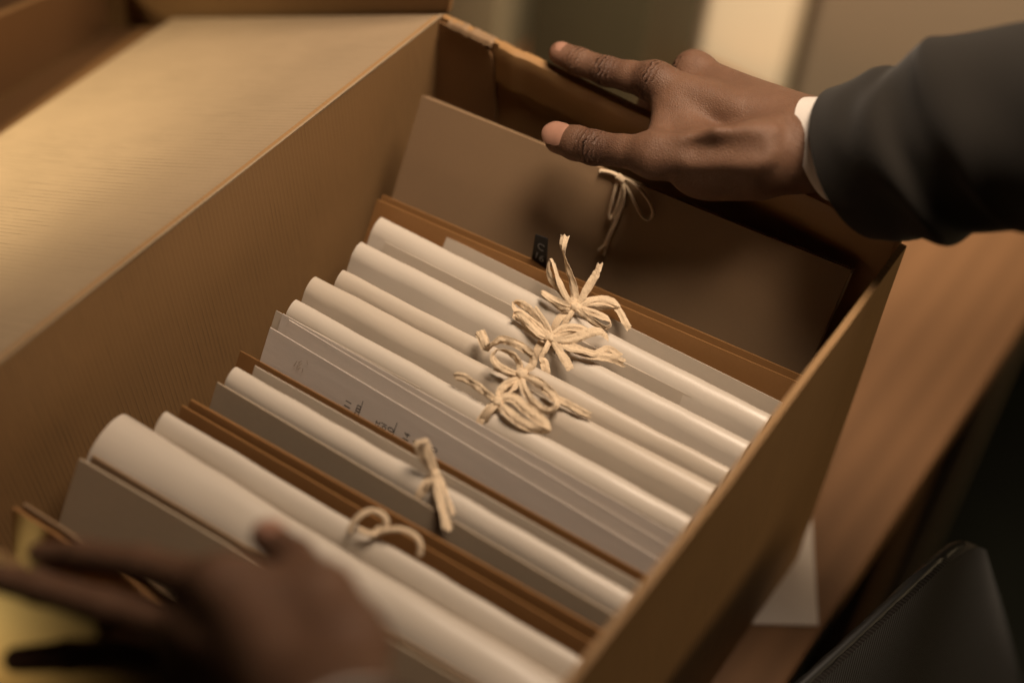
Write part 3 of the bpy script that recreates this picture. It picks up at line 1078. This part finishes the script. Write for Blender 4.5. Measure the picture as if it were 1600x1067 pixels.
class Hand:
    def __init__(s):
        s.fingers = []     # list of (points, radii)
        s.palm = []        # (a, b, ra, rb)
        s.ridge = []       # tendons
        s.hollow = []      # (c, r, depth)
        s.joints = []      # (centre, axis direction, sigma) creases
        s.knuckles = []
        s.pads = []

    def field(s, Pq):
        palm = None
        for (a, b, ra, rb) in s.palm:
            d = cone_d(Pq, a, b, ra, rb)
            palm = d if palm is None else smin(palm, d, .014)
        fs_ = None
        for pts, rad in s.fingers:
            d = None
            for i in range(len(pts) - 1):
                e = cone_d(Pq, pts[i], pts[i + 1], rad[i], rad[i + 1])
                d = e if d is None else smin(d, e, .0035)
            fs_ = d if fs_ is None else smin(fs_, d, .002)
        d = smin(palm, fs_, .009)
        for (a, b, ra, rb) in s.ridge:
            d = smin(d, cone_d(Pq, a, b, ra, rb), .009)
        for (a, b, ra, rb) in s.hollow:
            d = smax(d, -cone_d(Pq, a, b, ra, rb), .008)
        return d

    def build(s, h, pad=.02):
        allp = np.array([p for pts, r in s.fingers for p in pts] + [p for c in s.palm for p in c[:2]])
        v, f = surface_nets(s.field, allp.min(0) - pad - .02, allp.max(0) + pad + .02, h)
        n = len(v)
        cre = np.zeros(n)
        alo = np.zeros(n)
        for (c, ax, sg) in s.joints:
            ax = ax / np.linalg.norm(ax)
            q = (v - c) @ ax
            dist = np.linalg.norm(v - c, axis=1)
            w = np.exp(-(q / sg) ** 2) * (dist < .03)
            m = w > cre
            cre[m] = w[m]
            alo[m] = q[m]
        kn = np.zeros(n)
        for (c, sg) in s.knuckles:
            kn = np.maximum(kn, np.exp(-(np.linalg.norm(v - c, axis=1) / sg) ** 2))
        pale = np.zeros(n)
        for (c, sg) in s.pads:
            pale = np.maximum(pale, np.exp(-(np.linalg.norm(v - c, axis=1) / sg) ** 2))
        return v, f, dict(crease=cre, along=alo, knuckle=kn, pale=pale)


# right hand: on the far rim, thumb on the board
def cp(*q):
    return at(*q)


RH = Hand()
wr = cp(1275, 232, 1.085)
el = cp(1640, 190, .965)
iM = cp(1022, 128, 1.132)
mM = cp(1083, 113, 1.150)
rM = cp(1118, 133, 1.172)
pM = cp(1150, 165, 1.190)
tC = cp(1180, 236, 1.068)
tM = cp(1022, 244, 1.088)
tI = cp(928, 231, 1.112)
tT = cp(874, 217, 1.128)
iP = cp(948, 112, 1.149)
iD = cp(905, 97, 1.160)
iT = cp(876, 84, 1.166)
RH.fingers = [
    ([tM, (tM + tI) / 2 + np.array([0, 0, .0006]), tI, (tI + tT) / 2, tT], [.0128, .0106, .0115, .0114, .0104]),
    ([iM, (iM + iP) / 2, iP, iD, iT], [.0120, .0104, .0101, .0094, .0084]),
    ([mM, cp(1022, 152, 1.190), cp(1003, 190, 1.206), cp(1003, 215, 1.212)], [.0118, .0096, .0088, .0076]),
    ([rM, cp(1050, 160, 1.21), cp(1020, 190, 1.225), cp(1015, 220, 1.232)], [.0112, .0090, .0082, .0072]),
    ([pM, cp(1100, 195, 1.225), cp(1075, 225, 1.24), cp(1070, 245, 1.244)], [.0100, .0080, .0074, .0066]),
]
RH.palm = [
    (wr + np.array([0, -.004, .004]), iM, .0200, .0125),
    (wr + np.array([0, .004, .006]), mM, .0200, .0125),
    (wr + np.array([0, .012, .002]), rM, .0195, .0120),
    (wr + np.array([0, .018, -.004]), pM, .0180, .0110),
    (cp(1215, 235, 1.075), tC, .0190, .0165),
    (tC, tM, .0165, .0125),
    (cp(1180, 262, 1.085), cp(1085, 262, 1.095), .0200, .0165),
    (cp(1230, 250, 1.085), cp(1110, 262, 1.100), .0200, .0200),
    (tM, cp(1040, 175, 1.120), .0085, .0085),
    (cp(1090, 232, 1.092), cp(1060, 170, 1.118), .0110, .0105),
    (wr, el, .0262, .0400),
]
# tendons that stand out
RH.ridge = [
    (cp(1205, 206, 1.058), cp(1120, 214, 1.0600), .0030, .0040),
    (cp(1120, 214, 1.0600), cp(1030, 224, 1.0800), .0040, .0036),
    (cp(1195, 246, 1.056), cp(1050, 246, 1.0775), .0030, .0040),
    (cp(1150, 165, 1.095), iM + (CAM - iM) * .0055, .0020, .0034),
    (iM + (CAM - iM) * .004 + np.array([0, 0, .003]), iM + (CAM - iM) * .004 + np.array([.003, 0, .003]), .0085, .0085),
    (mM + np.array([0, 0, .003]), mM + np.array([.003, 0, .003]), .0100, .0100),
]
RH.hollow = [
    (cp(1175, 228, 1.0425), cp(1085, 234, 1.0575), .0095, .0090),
]
RH.joints = [(tI, tT - tM, .0085), (iP, iD - iM, .007), (iD, iT - iP, .005), (iM, iP - wr, .006)]
RH.knuckles = [(tI + (CAM - tI) * .009, .017), (tM, .012), (iP + (CAM - iP) * .006, .013), (iM + (CAM - iM) * .01 + np.array([-.004, 0, -.004]), .013)]
RH.pads = [(iT + np.array([-.004, -.004, -.003]), .010), (tT + np.array([-.006, 0, -.006]), .0095)]

# left hand: on the near wall, thumb up against the folders
LH = Hand()
lw = cp(528, 1130, .715)
lel = cp(700, 1650, .56)
l_iM = cp(352, 918, .785)
l_mM = cp(318, 985, .795)
l_rM = cp(312, 1050, .808)
l_pM = cp(335, 1110, .822)
l_tC = cp(545, 1015, .752)
l_tM = cp(505, 930, .775)
l_tI = cp(458, 872, .810)
l_tT = cp(418, 838, .828)
LH.fingers = [
    ([l_tM, l_tI, l_tT], [.0125, .0105, .0088]),
    ([l_iM, cp(225, 882, .815), cp(130, 868, .835), cp(62, 866, .850)], [.0115, .0092, .0084, .0070]),
    ([l_mM, cp(170, 948, .820), cp(60, 918, .838), cp(-30, 895, .850)], [.0118, .0094, .0086, .0072]),
    ([l_rM, cp(205, 1022, .828), cp(105, 1024, .846), cp(25, 1030, .858)], [.0112, .0090, .0082, .0070]),
    ([l_pM, cp(250, 1115, .845), cp(180, 1122, .855), cp(120, 1124, .862)], [.0100, .0080, .0072, .0062]),
]
LH.palm = [
    (lw, l_iM, .0200, .0130), (lw, l_mM, .0200, .0130), (lw + np.array([0, -.006, 0]), l_rM, .0190, .0125), (lw + np.array([0, -.012, 0]), l_pM, .0180, .0112),
    (lw, l_tC, .0190, .0165), (l_tC, l_tM, .0175, .0135), (l_tM, l_iM, .010, .010), (cp(530, 990, .760), cp(420, 935, .782), .015, .013), (l_iM, l_mM, .0115, .0115), (l_mM, l_rM, .0115, .011), (l_rM, l_pM, .011, .010), (cp(430, 1010, .772), cp(350, 1030, .795), .015, .012),
    (lw, lel, .0265, .0400),
]
LH.pads = [(l_tT, .010)]
LH.knuckles = [(l_tI, .016)]

person = empty('person', (.95, -.42, -.74), 'person in a dark suit and white shirt holding the box with both hands', 'person')
v1, f1, a1 = RH.build(.0012)
v2, f2, a2 = LH.build(.0022)


# arms and shoulders beyond the frame, so that both hands belong to one body
sR, sL, eR, eL = np.array([.88, -.22, .78]), np.array([.90, -.66, .78]), np.array([.66, -.10, .56]), np.array([.74, -1.0, .52])
neck, belly = np.array([.97, -.44, .84]), np.array([1.02, -.44, .22])
el_r = cp(1640, 190, .965)


def torso_field(grow=0.0):
    def f(Pq):
        d = cone_d(Pq, el_r, eR, .040 + grow, .046 + grow)
        for a, b, ra, rb in [(eR, sR, .046, .065), (lel, eL, .038, .046), (eL, sL, .046, .065), (sR, sL, .075, .075),
                             (neck, belly, .13, .15), (neck + np.array([0, .10, -.05]), belly + np.array([0, .06, 0]), .11, .12),
                             (neck - np.array([0, .10, .05]), belly - np.array([0, .06, 0]), .11, .12)]:
            d = smin(d, cone_d(Pq, a, b, ra + grow, rb + grow), .04)
        return d
    return f


v3, f3 = surface_nets(torso_field(), (.40, -1.12, .02), (1.24, .1, 1.02), .014)
nv1, nv2 = len(v1), len(v2)
vs = np.vstack([v1, v2, v3])
fs_all = np.vstack([f1, f2 + nv1, f3 + nv1 + nv2])
me = bpy.data.meshes.new('body')
me.from_pydata(vs.tolist(), [], fs_all.tolist())
me.update()
for key in ('crease', 'along', 'knuckle', 'pale'):
    at_ = me.attributes.new(key, 'FLOAT', 'POINT')
    at_.data.foreach_set('value', np.concatenate([a1[key], a2[key], np.zeros(len(v3))]).astype(np.float32))
body = link('body', me, M['skin'], person, True)
md = body.modifiers.new('smooth', 'SMOOTH')
md.factor = .5
md.iterations = 3


def nail(name, base, tip, dorsal, r, wid, ln, start, parent):
    """a thin curved plate lying on the back of the last finger joint"""
    ax = tip - base
    L_ = np.linalg.norm(ax)
    ax = ax / L_
    dn = dorsal - ax * (dorsal @ ax)
    dn /= np.linalg.norm(dn)
    sd = np.cross(ax, dn)
    P = []
    for i in np.linspace(-1, 1, 17):
        row = []
        for j in np.linspace(-1, 1, 15):
            # squircle map
            x = i * math.sqrt(1 - .32 * j * j * abs(i) ** 1.0)
            w = j * math.sqrt(max(0, 1 - .42 * abs(i) ** 4))
            th = w * wid / r
            l = start + (x * .5 + .5) * ln
            drop = .0016 * max(0, i) ** 3 + .0009 * max(0, -i - .6)
            row.append(base + ax * l + (dn * math.cos(th) + sd * math.sin(th)) * (r + .0004 - drop))
        P.append(row)
    o = grid_mesh(name, np.array(P), M['nail'], parent)
    solidify(o, .0007, 0)
    return o


view_t = CAM - tT
nail('fingernail', tI + (tT - tI) * .12, tT + (tT - tI) * .16, view_t / np.linalg.norm(view_t) + np.array([-.05, .05, .55]), .0110, .0094, .0190, .0150, body)
view_i = CAM - iT
nail('fingernail', iD, iT + (iT - iD) * .25, view_i / np.linalg.norm(view_i) * .5 + np.array([.1, .35, .9]), .0078, .0062, .0125, .0075, body)
view_l = CAM - l_tT
nail('fingernail', l_tI, l_tT, np.array([-.3, .3, .9]), .0092, .0075, .014, .014, body)


# jacket: sleeves with folds, and the coat over arms and shoulders
def sleeve(axis_pts, radii, squash, seed, ref, nring=70, nseg=56, tilt=None, amp=.004):
    C = catmull(axis_pts, max(4, nring // (len(axis_pts) - 1)))
    m = len(C)
    T = np.gradient(C, axis=0)
    T /= np.linalg.norm(T, axis=1)[:, None]
    rr = np.interp(np.linspace(0, 1, m), np.linspace(0, 1, len(radii)), radii)
    P = []
    for i in range(m):
        a = ref - T[i] * (ref @ T[i])
        a /= np.linalg.norm(a)
        b = np.cross(T[i], a)
        ring = []
        s = i / (m - 1)
        for j in range(nseg + 1):
            th = 2 * math.pi * (j % nseg) / nseg
            fold = amp * min(1, s * 5) * (nz(math.cos(th) * 1.2 + s * 3.2, math.sin(th) * 1.2, seed + s * 7) + .6 * math.sin(s * 24 + 2.2 * math.cos(th + .6) + seed) * max(0, math.sin(th * .5 + .3)) * min(1, s * 3))
            r = rr[i] + fold
            sh_ = 0
            if tilt is not None:
                sh_ = tilt * (1 - s) ** 2 * (-math.cos(th))
            ring.append(C[i] + a * (r * math.cos(th)) + b * (r * squash * math.sin(th)) + T[i] * sh_)
        P.append(ring)
    return np.array(P)


up = -DOWN
s_axis = [cp(1340, 254, 1.067), cp(1425, 240, 1.035), cp(1500, 222, 1.01), cp(1640, 200, .965), eR * .5 + cp(1640, 200, .965) * .5, eR]
PR = sleeve(s_axis, [.0505, .056, .060, .062, .062, .060], .9, 3, up, tilt=.011, amp=.0065)
l_axis = [cp(555, 1200, .69), cp(590, 1290, .66), lel, eL * .5 + lel * .5, eL]
PL = sleeve(l_axis, [.042, .047, .052, .058, .060], .95, 8, up, nring=48, nseg=40)
v4, f4 = surface_nets(torso_field(.014), (.52, -1.14, .0), (1.26, .12, 1.0), .016)
vj, fj_ = [], []
for Pq in (PR, PL):
    o0 = sum(len(x) for x in vj)
    nu, nv = Pq.shape[:2]
    vj.append(Pq.reshape(-1, 3))
    fj_ += [(o0 + i * nv + j, o0 + (i + 1) * nv + j, o0 + (i + 1) * nv + j + 1, o0 + i * nv + j + 1) for i in range(nu - 1) for j in range(nv - 1)]
o0 = sum(len(x) for x in vj)
vj.append(v4)
fj_ += [tuple(q) for q in (f4 + o0).tolist()]
jacket = from_py('jacket', np.vstack(vj), fj_, M['suit'], person, True)
solidify(jacket, .003, 1)


def cuff(ax_pts, rad, squash, ref, tilt, parent, off=np.zeros(3)):
    Pq = sleeve(ax_pts, rad, squash, 5, ref, nring=14, nseg=48, tilt=tilt, amp=.0005)
    o = grid_mesh('shirt_cuff', Pq, M['shirt'], parent)
    solidify(o, .0022, 0)
    return o


cuff([cp(1281, 233, 1.081), cp(1318, 236, 1.070), cp(1375, 238, 1.050)], [.0318, .0330, .0345], .92, up, .013, person)
cuff([cp(540, 1160, .702), cp(555, 1200, .69), cp(575, 1250, .675)], [.033, .034, .035], .95, up, .0, person)

# ------------------------------------------------------------------ chair
c0 = U(1250, 1050, 2, .16)
c1 = U(1480, 848, 2, .16)
dirc = (c1 - c0) / np.linalg.norm(c1 - c0)
nrc = np.array([dirc[1], -dirc[0], 0])
chair = empty('chair', (.62, -.3, -.74), 'dark chair with a ribbed fabric back and black piped edge pulled up to the table', 'chair')
Lc = .46
cs = c1 + dirc * .028
yaw = math.atan2(dirc[1], dirc[0]) - math.pi / 2
prof = []
corner = .055
for t in np.linspace(0, 1, 40):
    s = t * Lc
    prof.append(s)


def top_z(s):
    z = .158
    for e in (s, Lc - s):
        if e < corner:
            z -= corner - math.sqrt(max(0, corner ** 2 - (corner - e) ** 2))
    return z


def back_grid(off):
    P = []
    for s in np.concatenate([np.linspace(0, corner, 10), np.linspace(corner, Lc - corner, 20)[1:], np.linspace(Lc - corner, Lc, 10)[1:]]):
        row = []
        for v in np.linspace(0, 1, 14):
            z = top_z(s) - (top_z(s) + .26) * v
            bulge = .028 * math.sin(math.pi * s / Lc) + .01 * math.sin(math.pi * v)
            p = cs - dirc * s + dirc * (.55 * (.158 - z)) + nrc * (bulge * .15 + off + .03 * v)
            row.append((p[0], p[1], z))
        P.append(row)
    return np.array(P)


bk = grid_mesh('backrest', back_grid(0), M['chair'], chair)
solidify(bk, .009, 1)
edge_pts = back_grid(.0)[:, 0]
cord('piping', list(edge_pts[::3] + nrc * .002) + [edge_pts[-1] + nrc * .002], .0034, M['piping'], bk, world=True, n=5)
sc_ = cs - dirc * Lc / 2 + nrc * .02
seat_c = np.array([sc_[0] + .02, sc_[1], -.28])
box('seat', (seat_c[0] - .0, seat_c[1] - .23, -.33), (seat_c[0] + .46, seat_c[1] + .23, -.26), M['chair'], chair, .03)
box('column', (seat_c[0] + .2, seat_c[1] - .03, -.68), (seat_c[0] + .26, seat_c[1] + .03, -.331), M['steel'], chair, .01)
for k in range(5):
    a = k * 2 * math.pi / 5
    c_ = np.array([seat_c[0] + .23, seat_c[1], -.69])
    e_ = c_ + np.array([math.cos(a) * .27, math.sin(a) * .27, -.03])
    cord('leg', [c_, (c_ + e_) / 2 + np.array([0, 0, .005]), e_], .016, M['steel'], chair, world=True)

# ------------------------------------------------------------------ light


def area(name, loc, target, size, power, col, size_y=None):
    ld = bpy.data.lights.new(name, 'AREA')
    ld.energy = power
    ld.color = col
    ld.size = size
    if size_y:
        ld.shape = 'RECTANGLE'
        ld.size_y = size_y
    o = bpy.data.objects.new(name, ld)
    COL.objects.link(o)
    o.location = loc
    d = Vector(target) - Vector(loc)
    o.rotation_euler = d.to_track_quat('-Z', 'Y').to_euler()
    return o


kl = area('ceiling_light', (.34, .05, 1.42), (.10, .02, .27), .46, 4.6, (1.0, .78, .58))
kl.data.spread = R_(78)
area('right_wall_fill', (1.7, .75, .40), (.37, -.15, .12), .6, 5.2, (1.0, .72, .40))  # added fill, low at the side, to brighten the box's right wall


def spot(name, loc, target, power, col, ang, blend, soft):
    ld = bpy.data.lights.new(name, 'SPOT')
    ld.energy = power
    ld.color = col
    ld.spot_size = R_(ang)
    ld.spot_blend = blend
    ld.shadow_soft_size = soft
    o = bpy.data.objects.new(name, ld)
    COL.objects.link(o)
    o.location = loc
    o.rotation_euler = (Vector(target) - Vector(loc)).to_track_quat('-Z', 'Y').to_euler()


spot('cabinet_fill_spot', (.06, .02, 1.15), (.10, .62, .05), 85, (1.0, .80, .58), 42, .9, .05)  # added spot that brightens the cream cabinet and the tan screen
spot('desk_lamp_spot', (-.08, -.63, .07), (.035, -.525, .215), 3.6, (1.0, .66, .20), 32, .9, .02)
spot('lid_lamp_spot', (-.62, -.42, .62), (-.30, -.26, .21), 23, (1.0, .80, .48), 58, 1.0, .06)

w = bpy.data.worlds.new('World')
SC.world = w
w.use_nodes = True
w.node_tree.nodes['Background'].inputs[0].default_value = (.9, .75, .55, 1)
w.node_tree.nodes['Background'].inputs[1].default_value = .004

SC.view_settings.view_transform = 'Standard'
SC.view_settings.look = 'None'
SC.view_settings.exposure = -0.15
SC.view_settings.gamma = 1
SC.view_settings.use_curve_mapping = False
